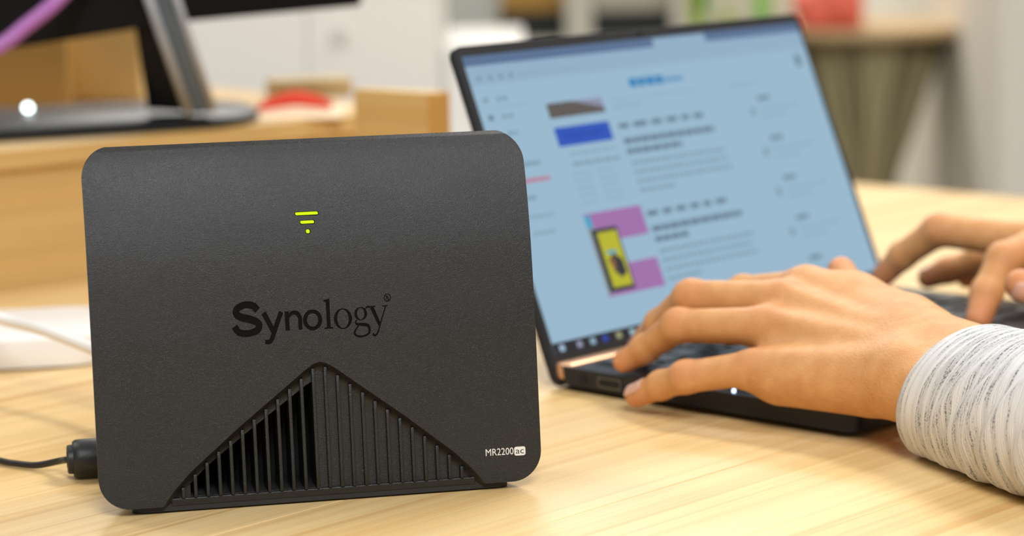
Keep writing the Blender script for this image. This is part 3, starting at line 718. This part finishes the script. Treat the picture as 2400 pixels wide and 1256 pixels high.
def knit_material():
    m = bpy.data.materials.new('heather_knit'); m.use_nodes = True; nt = m.node_tree; b = nt.nodes['Principled BSDF']; L = nt.links.new
    uv = nt.nodes.new('ShaderNodeUVMap'); uv.uv_map = 'UVMap'
    def noise(sx, sy, detail, seed):
        mp = nt.nodes.new('ShaderNodeMapping'); mp.inputs['Scale'].default_value = (sx, sy, 1); mp.inputs['Location'].default_value = (seed, seed*1.7, 0); L(uv.outputs[0], mp.inputs[0])
        n = nt.nodes.new('ShaderNodeTexNoise'); n.noise_dimensions = '2D'; n.inputs['Scale'].default_value = 1; n.inputs['Detail'].default_value = detail; L(mp.outputs[0], n.inputs['Vector']); return n
    streak = noise(80, 800, 2.0, 3.1)      # yarn streaks run around the arm
    rowm = noise(9, 300, 2, 8.2)
    st_ = noise(800, 1000, 1, 1.3)         # single stitches
    def rng(n, a, b_, c=0.0, d=1.0):
        r = nt.nodes.new('ShaderNodeMapRange'); r.inputs[1].default_value = a; r.inputs[2].default_value = b_; r.inputs[3].default_value = c; r.inputs[4].default_value = d; L(n.outputs[0], r.inputs[0]); return r
    def mul(a, b_):
        x_ = nt.nodes.new('ShaderNodeMath'); x_.operation = 'MULTIPLY'; L(a.outputs[0], x_.inputs[0]); L(b_.outputs[0], x_.inputs[1]); return x_
    dark = mul(mul(rng(streak, 0.49, 0.60), rng(rowm, 0.44, 0.56, 0.12, 1)), rng(st_, 0.44, 0.56, 0.12, 1))
    mx = nt.nodes.new('ShaderNodeMix'); mx.data_type = 'RGBA'; L(dark.outputs[0], mx.inputs[0]); mx.inputs[6].default_value = (0.71, 0.70, 0.70, 1); mx.inputs[7].default_value = (0.23, 0.24, 0.25, 1)
    soft = rng(rowm, 0.35, 0.65, 1.06, 0.80)
    sc = nt.nodes.new('ShaderNodeVectorMath'); sc.operation = 'SCALE'; L(mx.outputs[2], sc.inputs[0]); L(soft.outputs[0], sc.inputs['Scale']); L(sc.outputs[0], b.inputs['Base Color'])
    b.inputs['Roughness'].default_value = 0.9; b.inputs['Specular IOR Level'].default_value = 0.1; b.inputs['Sheen Weight'].default_value = 0.25
    w_ = nt.nodes.new('ShaderNodeTexWave'); w_.bands_direction = 'Y'; w_.inputs['Scale'].default_value = 260; w_.inputs['Distortion'].default_value = 0.6; L(uv.outputs[0], w_.inputs['Vector'])
    ad = nt.nodes.new('ShaderNodeMath'); ad.operation = 'ADD'; L(w_.outputs['Fac'], ad.inputs[0]); L(st_.outputs[0], ad.inputs[1])
    bp = nt.nodes.new('ShaderNodeBump'); bp.inputs['Strength'].default_value = 0.35; bp.inputs['Distance'].default_value = 0.0004; L(ad.outputs[0], bp.inputs['Height']); L(bp.outputs[0], b.inputs['Normal'])
    return m
M_knit = knit_material()
def sleeve(path, radii, shear, label, seed, floor=0.0006, n=140, mrows=240):
    """a knitted sleeve around a path from cuff to elbow, with folds; shear slants the cuff opening"""
    P = spline([tuple(p) for p in path], 20); L_ = [0]
    for a, b in zip(P, P[1:]): L_.append(L_[-1]+(b-a).length)
    L_ = np.array(L_); tot = float(L_[-1]); rs = np.array(radii)
    rg = np.random.RandomState(seed); ph = rg.rand(12)*6.28
    V, UV = [], []
    for j in range(mrows+1):
        s0 = tot*j/mrows
        for i in range(n):
            th = 2*math.pi*i/n
            s = s0+shear(th)*max(0, 1-s0/0.10)
            s_ = min(max(s, 0), tot); f = float(np.interp(s_, L_, np.arange(len(P)))); k_ = min(int(f), len(P)-2)
            c = P[k_].lerp(P[k_+1], f-k_); t = (P[min(k_+2, len(P)-1)]-P[max(k_-1, 0)]).normalized()
            if s < 0: c = P[0]+t*s
            up_ = Vector((0, 0, 1)); up_ = (up_-t*up_.dot(t)).normalized(); sd = t.cross(up_)
            r = float(np.interp(s_/tot, np.linspace(0, 1, len(rs)), rs))
            # folds: slanted ridges that grow behind the cuff
            g_ = min(1, max(0, (s0-0.016)/0.03))
            w = s0/0.021+0.55*math.sin(th+ph[0])+0.35*math.sin(2*th+ph[1])
            r += g_*0.55*(0.0019*math.sin(2*math.pi*w)*(0.55+0.45*math.sin(th*1.0+ph[2]))+0.0013*math.sin(2*math.pi*(w*1.73)+2*th+ph[3])*(0.5+0.5*math.cos(th+ph[4])))
            r += g_*0.0030*math.exp(-((th-5.4)/0.6)**2)*math.sin(2*math.pi*(s0/0.034)+th*2+ph[5])
            if s0 < 0.006: r -= 0.0016*(1-s0/0.006)**2     # rounded cuff edge
            r += 0.0006*math.exp(-((s0-0.014)/0.002)**2)*-1.0
            p = c+r*(math.cos(th)*up_+math.sin(th)*sd)
            if p.z < floor+0.004: p.z = floor+0.004*math.exp((p.z-floor-0.004)/0.004)
            V.append(p); UV.append((th*r if False else th*0.04, s0))
    F = []; fu = []
    for j in range(mrows):
        for i in range(n):
            i2 = (i+1) % n
            F.append((j*n+i, j*n+i2, (j+1)*n+i2, (j+1)*n+i))
            us = [i, i+1, i+1, i]; vs = [j, j, j+1, j+1]
            fu += [(2*math.pi*us[q]/n*0.04, tot*vs[q]/mrows) for q in range(4)]
    F.append(tuple(mrows*n+i for i in range(n))); fu += [(0.0, tot)]*n
    me = bpy.data.meshes.new('sleeve'); me.from_pydata([tuple(v) for v in V], [], F); uvl = me.uv_layers.new(name='UVMap')
    uvl.data.foreach_set('uv', np.array(fu, np.float32).ravel()); me.update()
    bm = bmesh.new(); bm.from_mesh(me); bmesh.ops.recalc_face_normals(bm, faces=bm.faces); bm.to_mesh(me); bm.free()
    o = obj('sleeve', me, M_knit, person, True, world=True)
    sm = o.modifiers.new('thick', 'SOLIDIFY'); sm.thickness = 0.0022; sm.offset = -1
    return tag(o, label)
c0 = at(2262, 928, 1.150)
sleeve([c0, c0+Vector((0.024, -0.055, 0.001)), c0+Vector((0.052, -0.112, 0.004)), c0+Vector((0.10, -0.20, 0.008)), c0+Vector((0.16, -0.30, 0.014)), c0+Vector((0.22, -0.37, 0.05)), c0+Vector((0.27, -0.40, 0.14)), c0+Vector((0.30, -0.41, 0.26))], (0.0355, 0.0375, 0.0395, 0.042, 0.044, 0.046, 0.048, 0.051, 0.054, 0.056, 0.056, 0.057),
       lambda th: 0.012*math.cos(th)-0.004*math.sin(th), 'heather grey sleeve of the left arm resting on the table', 4)
c1 = Vector(au)*0.55+Vector(A_(2785, 670, 1.36))*0.45
dv = (Vector(au)-Vector(A_(2785, 670, 1.36))).normalized()
sleeve([c1, c1+dv*0.07, c1+dv*0.14, c1+dv*0.24+Vector((0, 0, 0.03)), c1+dv*0.31+Vector((0, 0, 0.12)), c1+dv*0.34+Vector((0, 0, 0.24))], (0.036, 0.039, 0.043, 0.047, 0.05, 0.053, 0.055), lambda th: 0.0, 'heather grey sleeve of the right arm', 9, n=80, mrows=110)

# ------------------------------------------------------------------ white box and white cable beside the router
wb = empty('white_hub', frame(onz(0, 872, 0), math.radians(11)), 'flat glossy white box with rounded corners on the table behind the router', 'device')
sl = rrect(-0.10, 0.066, 0.0, 0.094, 0.030, 10)
lof = loft([[(p[0]*0.985, p[1]*0.985+0.0006, 0.0012) for p in sl], [(p[0], p[1], 0.004) for p in sl], [(p[0], p[1], 0.0165) for p in sl], [(p[0]*0.99, p[1]*0.985+0.0007, 0.0185) for p in sl], [(p[0]*0.97, p[1]*0.96+0.002, 0.0192) for p in sl]])
bmesh.ops.recalc_face_normals(lof, faces=lof.faces); obj('housing', lof, M_white, wb, 50)
obj('foot_pad', prism(rrect(-0.085, 0.05, 0.015, 0.08, 0.02, 6), lambda p: (p[0], p[1], 0), lambda p: (p[0], p[1], 0.0016)), M_rubber, wb)
rb = RO+Matrix.Rotation(RA, 3, 'Z') @ Vector((-0.045, 0.068, 0.030))
wcp = [at(-330, 640, 1.40), at(-150, 700, 1.352), at(0, 746, 1.345), at(100, 772, 1.315), at(205, 812, 1.285), at(300, 850, 1.25), rb+Vector((-0.015, 0.05, 0.002)), rb]
wcp = [Vector((-0.62, 1.30, 0.0036)), Vector((-0.48, 1.325, 0.012))]+wcp[1:]
tag(obj('network_cable', tube(spline(wcp, 8), 0.0033, 14), M_white, None, True), 'thick white cable arching over the white box to the router', 'cable')

# ------------------------------------------------------------------ desk clutter behind, left
RAng = math.radians(40); rp0 = onz(0, 352, 0.095); RH_ = 0.095
ri = empty('monitor_riser', frame(Vector((rp0.x, rp0.y, 0)), RAng), 'honey coloured wooden riser carrying the monitor stand', 'riser')
obj('top_board', B(-0.25, 0.345, 0.0, 0.30, RH_-0.014, RH_, 0.002), M_riser, ri)
obj('front_panel', B(-0.24, 0.335, 0.006, 0.020, 0, RH_-0.014), M_riser, ri)
for sx in (-0.24, 0.321): obj('side_panel', B(sx, sx+0.014, 0.0205, 0.29, 0, RH_-0.014), M_riser, ri)
q0 = at(828, 209, 1.66); q1 = at(1017, 214, 1.62)
bw = math.hypot(q1.x-q0.x, q1.y-q0.y); ba = math.atan2(q1.y-q0.y, q1.x-q0.x)
cb = empty('wooden_panel', frame(Vector((q0.x, q0.y, 0)), ba), 'upright light wooden panel at the right end of the riser', 'panel')
hz = q0.z
obj('board', B(0, bw-0.005, 0, 0.016, 0, hz, 0.0012), M_riser, cb); obj('edge_strip', B(bw-0.005, bw, -0.0005, 0.0165, 0, hz, 0.0008), mat('end_grain', (0.55, 0.29, 0.07), 0.6, var=0.1), cb)
obj('foot', B(0.005, bw-0.01, 0.0165, 0.035, 0, 0.012, 0.001), M_riser, cb)

# monitor on its stand
mb = onz(190, 268, RH_+0.008); mo = empty('monitor', frame(Vector((mb.x, mb.y, RH_)), math.radians(22)), 'black computer monitor on a glossy stand and flat base', 'monitor')
M_panel = mat('panel_black', (0.004, 0.004, 0.005), 0.5, spec=0.15)
M_gloss = mat('glossy_black', (0.012, 0.014, 0.016), 0.4, spec=0.35)
obj('stand_base', loft([[(p[0], p[1], 0.0) for p in rrect(-0.15, 0.125, -0.075, 0.075, 0.07, 12)], [(p[0], p[1], 0.006) for p in rrect(-0.15, 0.125, -0.075, 0.075, 0.07, 12)], [(p[0], p[1], 0.009) for p in rrect(-0.146, 0.121, -0.071, 0.071, 0.067, 12)]]), M_gloss, mo, 40)
minv = parent_world(mo).inverted()
def quadbox(name, pts, thick, m, parent, inv, smooth=False, world_dir=Vector((0.0, 1, 0))):
    a = [inv @ p for p in pts]; d = inv.to_3x3() @ (world_dir*thick)
    bm = bmesh.new(); A = [bm.verts.new(p) for p in a]; C = [bm.verts.new(p+d) for p in a]; n = len(a)
    bm.faces.new(A); bm.faces.new(C[::-1])
    for i in range(n): bm.faces.new((A[i], C[i], C[(i+1) % n], A[(i+1) % n]))
    bmesh.ops.recalc_face_normals(bm, faces=bm.faces); bev(bm, 0.0012, 2, 30)
    return obj(name, bm, m, parent, 35)
Yn = 1.755
quadbox('stand_neck', [at(345, 256, Yn), at(440, 262, Yn), at(345, -40, Yn-0.03), at(300, -40, Yn-0.03)], 0.022, M_panel, mo, minv)
M_silver = mat('polished_grey', (0.07, 0.095, 0.12), 0.25)
quadbox('neck_trim', [at(436, 268, Yn-0.006), at(505, 262, Yn-0.006), at(400, -40, Yn-0.036), at(330, -40, Yn-0.036)], 0.012, M_silver, mo, minv)
M_highlight = mat('painted_highlight', (0.36, 0.36, 0.37), 0.35)  # highlights along the glossy neck's edges, painted as light grey rods
obj('trim_highlight', tube([minv @ at(443, 266, Yn-0.008), minv @ at(336, -40, Yn-0.038)], 0.0032, 10), M_highlight, mo, True)
obj('trim_highlight', tube([minv @ at(500, 256, Yn-0.008), minv @ at(402, -40, Yn-0.038)], 0.0024, 10), M_highlight, mo, True)
quadbox('panel', [at(-420, 185, 1.66), at(420, 52, 1.735), at(842, 14, 1.775), at(842, -600, 1.80), at(-420, -600, 1.68)], 0.03, M_panel, mo, minv)
lo_ = minv @ onz(65, 262, RH_+0.0095); lo_.z = 0.0125
tag(obj('power_light', tube([lo_, lo_+Vector((0, -0.003, 0))], 0.0028, 14), mat('white_light', (0.9, 0.95, 1), 0.4, emit=(0.85, 1.0, 1.0), estr=7.0), mo), 'glowing white power light')
obj('power_light_socket', B(lo_.x-0.003, lo_.x+0.003, lo_.y, lo_.y+0.004, 0.0085, lo_.z+0.001, 0.0005), M_blackpl, mo)
# purple cable hanging from the monitor
tag(obj('purple_cable', tube(spline([Vector((-0.47, 1.73, RH_+0.0052)), Vector((-0.42, 1.68, RH_+0.0056)), at(-120, 172, 1.625), at(0, 108, 1.635), at(60, 62, 1.645), at(130, 5, 1.66), at(220, -90, 1.70), at(262, -140, 1.722)], 8), 0.005, 12), mat('purple_rubber', (0.36, 0.12, 0.38), 0.45), None, True), 'purple cable hanging in front of the monitor', 'cable')

M_card = mat('cardboard', (0.74, 0.48, 0.17), 0.8, var=0.06, vscale=20)
M_card2 = mat('cardboard_light', (0.88, 0.68, 0.34), 0.8, var=0.05, vscale=20)
def carton(u0, u1, v0, v1, y, depth, m, label, ang=0.0, zbase=None, cat='box', name='cardboard_box', group=None, flap=True):
    """box whose front fills u0..u1, v0..v1 at depth y, standing on zbase"""
    a, b = at(u0, v0, y), at(u1, v1, y); z0 = at((u0+u1)/2, v1, y).z if zbase is None else zbase; z1 = at((u0+u1)/2, v0, y).z; w = b.x-a.x
    e_ = empty(name, frame(Vector((a.x, y, z0)), ang), label, cat, group)
    obj('body', B(0, w, 0, depth, 0, z1-z0, 0.003), m, e_)
    if flap:
        obj('flap', B(0.003, w-0.003, 0.003, depth/2-0.001, z1-z0, z1-z0+0.003), m, e_); obj('flap', B(0.003, w-0.003, depth/2+0.001, depth-0.003, z1-z0, z1-z0+0.003), m, e_)
    return e_
carton(-230, 165, 95, 275, 1.90, 0.05, M_card, 'brown cardboard box at the far left behind the monitor base', 0.2, RH_)
carton(150, 335, 48, 262, 1.965, 0.05, M_card2, 'lighter cardboard box right behind the monitor stand neck', 0.05, RH_)
# red cloth and papers on the riser
pn = onz(140, 312, RH_)
tag(obj('paper_note', B(-0.014, 0.014, -0.007, 0.007, RH_, RH_+0.003, 0.0008), mat('cream_note', (0.85, 0.70, 0.48), 0.8), None, loc=(pn.x, pn.y+0.004, 0)), 'small cream paper note at the front of the monitor base', 'paper')
pp = onz(700, 262, RH_+0.001)
tag(obj('paper_sheet', B(-0.032, 0.034, -0.045, 0.045, RH_, RH_+0.0012), mat('cream_paper', (0.80, 0.62, 0.42), 0.8), None, loc=(pp.x, pp.y, 0)), 'cream paper sheet lying under the red cloth', 'paper')
bm = bmesh.new(); rings = []
rc = [at(605, 254, 1.84), at(645, 240, 1.845), at(690, 231, 1.85), at(735, 236, 1.855), at(775, 246, 1.86)]
obj_r = tube(spline([p+Vector((0, 0, 0.0)) for p in rc], 6), [0.002+0.0036*math.sin(math.pi*(i+1)/27) for i in range(25)], 10)
tag(obj('red_cloth', obj_r, mat('red_cloth', (0.72, 0.05, 0.02), 0.75, var=0.15, vscale=90), None, True), 'small crumpled red cloth on the riser', 'cloth')
carton(640, 835, 188, 262, 1.95, 0.03, mat('beige_card', (0.62, 0.48, 0.26), 0.8), 'low beige cardboard tray behind the red cloth', 0.3, RH_, flap=False, name='cardboard_tray', cat='tray')

# white cabinet far left
M_cab = mat('white_lacquer', (0.87, 0.85, 0.81), 0.5, var=0.02)
a, b = at(330, 0, 2.55), at(1022, 0, 2.55)
wc = empty('white_cabinet', Vector((a.x, 2.55, -0.75)), 'white cabinet with plain doors behind the monitor', 'cabinet')
cw_ = b.x-a.x; top = 1.15
obj('body', B(0, cw_, 0.02, 0.40, 0, top, 0.003), M_cab, wc)
xm = at(716, 0, 2.55).x-a.x
for d0, d1 in ((0.0, xm-0.0003), (xm+0.0003, cw_)):
    d = obj('door', B(d0, d1, 0.0, 0.0195, 0.02, top, 0.002), M_cab, wc)
kp = at(795, 82, 2.55)
obj('door_lock', tube([(kp.x-a.x, -0.004, kp.z+0.75), (kp.x-a.x, 0.0, kp.z+0.75)], 0.008, 16), mat('grey_lock', (0.66, 0.62, 0.60), 0.5), wc)

# ------------------------------------------------------------------ right background
a, b = at(1000, 0, 3.15), at(1160, 0, 3.15)
gc = empty('grey_locker', Vector((a.x, 3.15, -0.75)), 'tall grey metal locker between the white cabinet and the shelf', 'locker')
obj('body', B(0, b.x-a.x, 0.0, 0.4, 0, 1.2, 0.012, 3), mat('grey_metal', (0.36, 0.36, 0.33), 0.45), gc); obj('handle', B(0.02, 0.03, -0.01, 0.0, 0.9, 1.0, 0.002), M_chrome, gc)
a = at(1040, 108, 2.75); b = at(1230, 108, 2.75)
lb = empty('white_drawer_unit', Vector((a.x, 2.75, -0.75)), 'low white drawer unit just left of the laptop screen', 'drawer unit')
obj('body', B(0, b.x-a.x, 0.016, 0.3, 0, a.z+0.75, 0.003), M_cab, lb)
for i in range(2): obj('drawer', B(0.003, b.x-a.x-0.003, 0, 0.0155, 0.06+0.33*i, 0.06+0.33*i+0.32, 0.002), M_cab, lb)

# open shelf with dark boxes
Ys = 3.6
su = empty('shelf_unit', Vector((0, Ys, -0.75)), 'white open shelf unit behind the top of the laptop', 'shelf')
def zx(u, v): 
    p = at(u, v, Ys); return p.x, p.z+0.75
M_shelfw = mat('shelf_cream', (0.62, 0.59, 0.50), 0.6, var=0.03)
for u0, u1 in ((1110, 1168), (1326, 1388), (1576, 1604)):
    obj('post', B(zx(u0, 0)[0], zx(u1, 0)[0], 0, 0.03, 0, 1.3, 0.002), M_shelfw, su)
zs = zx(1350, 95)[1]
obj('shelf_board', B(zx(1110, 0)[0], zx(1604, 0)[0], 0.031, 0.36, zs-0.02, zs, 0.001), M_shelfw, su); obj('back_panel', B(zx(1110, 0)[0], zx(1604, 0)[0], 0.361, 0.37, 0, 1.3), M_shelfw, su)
M_blk = mat('matt_black_box', (0.012, 0.016, 0.012), 0.7)
zt1 = at(1250, 32, Ys).z; zt2 = at(1480, 30, Ys).z
def simplebox(name, u0, u1, z0, z1, m, label, cat, y=Ys+0.045, dep=0.22, lidm=None):
    x0_, x1_ = at(u0, 30, y).x, at(u1, 30, y).x
    e_ = empty(name, Vector((x0_, y, z0)), label, cat); hh = z1-z0
    obj('body', B(0, x1_-x0_, 0, dep, 0, hh*0.8, 0.002), m, e_); obj('lid', B(-0.001, x1_-x0_+0.001, -0.002, dep+0.002, hh*0.8, hh, 0.002), lidm or m, e_)
    return e_
simplebox('storage_box', 1172, 1322, zs-0.75, zt1, M_blk, 'black storage box in the left bay of the white shelf', 'box')
simplebox('storage_box', 1392, 1572, zs-0.75, zt2, M_blk, 'black storage box in the right bay of the white shelf', 'box')
simplebox('cardboard_box', 1180, 1320, zt1, zt1+0.10, mat('ochre_card', (0.42, 0.23, 0.05), 0.8), 'ochre cardboard box on top of the left black storage box', 'box')
simplebox('paper_box', 1396, 1574, zt2, zt2+0.10, mat('stone_card', (0.46, 0.43, 0.34), 0.8), 'stone grey paper box on top of the right black storage box', 'box')

# low white table with green packets, and the round side table with a red bag
Yg = 3.75
gp = at(1610, 70, Yg); gq = at(1850, 70, Yg)
ls_ = empty('low_cabinet', Vector((gp.x-0.01, Yg-0.02, -0.75)), 'low cream cabinet under the green and white packet', 'cabinet')
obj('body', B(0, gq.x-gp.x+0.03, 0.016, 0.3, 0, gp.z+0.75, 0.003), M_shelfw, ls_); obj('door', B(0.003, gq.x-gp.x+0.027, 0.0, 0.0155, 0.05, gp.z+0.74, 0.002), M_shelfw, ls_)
gk = empty('snack_packet', Vector((gp.x, Yg, gp.z)), 'white packet with bright green stripes above the laptop screen', 'packet')
wg = gq.x-gp.x
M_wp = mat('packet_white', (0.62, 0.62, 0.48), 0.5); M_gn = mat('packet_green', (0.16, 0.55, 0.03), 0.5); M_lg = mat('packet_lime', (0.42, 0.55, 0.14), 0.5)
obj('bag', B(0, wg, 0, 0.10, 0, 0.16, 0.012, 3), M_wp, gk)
def stripe(u0, u1, m, z0=0.002, z1=0.15):
    obj('stripe', B(at(u0, 0, Yg).x-gp.x, at(u1, 0, Yg).x-gp.x, -0.0015, 0.001, z0, z1), m, gk)
stripe(1612, 1650, M_lg); stripe(1636, 1662, M_gn, 0.022); stripe(1770, 1800, M_gn); stripe(1690, 1720, M_lg, 0.01, 0.03)

Yt = 3.45
tp = at(2065, 74, Yt); rx_ = (at(2335, 74, Yt).x-at(1805, 74, Yt).x)/2
stl = empty('side_table', Vector((tp.x, Yt+rx_, -0.75)), 'round brown side table on a woven cone of rods beside the wall', 'side table')
zt_ = tp.z+0.75
obj('table_top', lathe([(rx_*0.97, zt_-0.014), (rx_, zt_-0.010), (rx_, zt_-0.003), (rx_*0.985, zt_)], 40), mat('brown_top', (0.42, 0.29, 0.14), 0.55, var=0.1), stl, 40)
r1 = rx_*0.68; r2 = rx_*0.23; zb_ = at(2090, 450, Yt).z+0.75; M_rod = mat('olive_rod', (0.40, 0.34, 0.18), 0.7); M_rodd = mat('dark_rod', (0.2, 0.165, 0.085), 0.7)
obj('cone_lining', lathe([(r1*0.92, zt_-0.0145), (r2*0.8, zb_), (r2*0.8, 0.02)][::-1], 30), mat('straw_lining', (0.50, 0.44, 0.25), 0.9, var=0.25, vscale=30), stl, 60)
for i in range(22):
    an = 2*math.pi*i/22+0.1
    obj('rod', tube([(r1*math.cos(an), r1*math.sin(an), zt_-0.0145), (r2*math.cos(an), r2*math.sin(an), zb_), (r2*1.1*math.cos(an), r2*1.1*math.sin(an), 0.02)], 0.006 if i % 3 else 0.010, 8), M_rod if i % 3 else M_rodd, stl, True)
obj('foot', lathe([(r2*2.2, 0.0), (r2*2.2, 0.015), (r2*1.3, 0.025)], 30), M_rodd, stl, 40)
rb_ = at(1958, 60, Yt+0.05)
bmr = bmesh.new(); bmesh.ops.create_icosphere(bmr, subdivisions=4, radius=1.0)
for v in bmr.verts:
    c = v.co; f = 1+0.10*math.sin(5*c.x+3*c.z)+0.06*math.sin(9*c.y+7*c.x)
    v.co = Vector((c.x*0.047*f, c.y*0.05*f, max(c.z, -0.62)*0.056*f))
    if v.co.z < -0.032: v.co.z = -0.034
M_redbag = mat('red_bag', (0.80, 0.15, 0.10), 0.6, var=0.12, vscale=40)
rbe = empty('red_pouch', Vector((rb_.x, Yt+rx_*0.62, zt_-0.75+0.034)), 'soft red pouch on the round brown side table', 'pouch')
obj('body', bmr, M_redbag, rbe, True)
obj('drawstring', tube(spline([(0.03, -0.03, 0.03), (0.045, -0.03, 0.045), (0.05, -0.02, 0.035)], 6), 0.006, 8), mat('dark_orange', (0.5, 0.09, 0.02), 0.7), rbe, True)
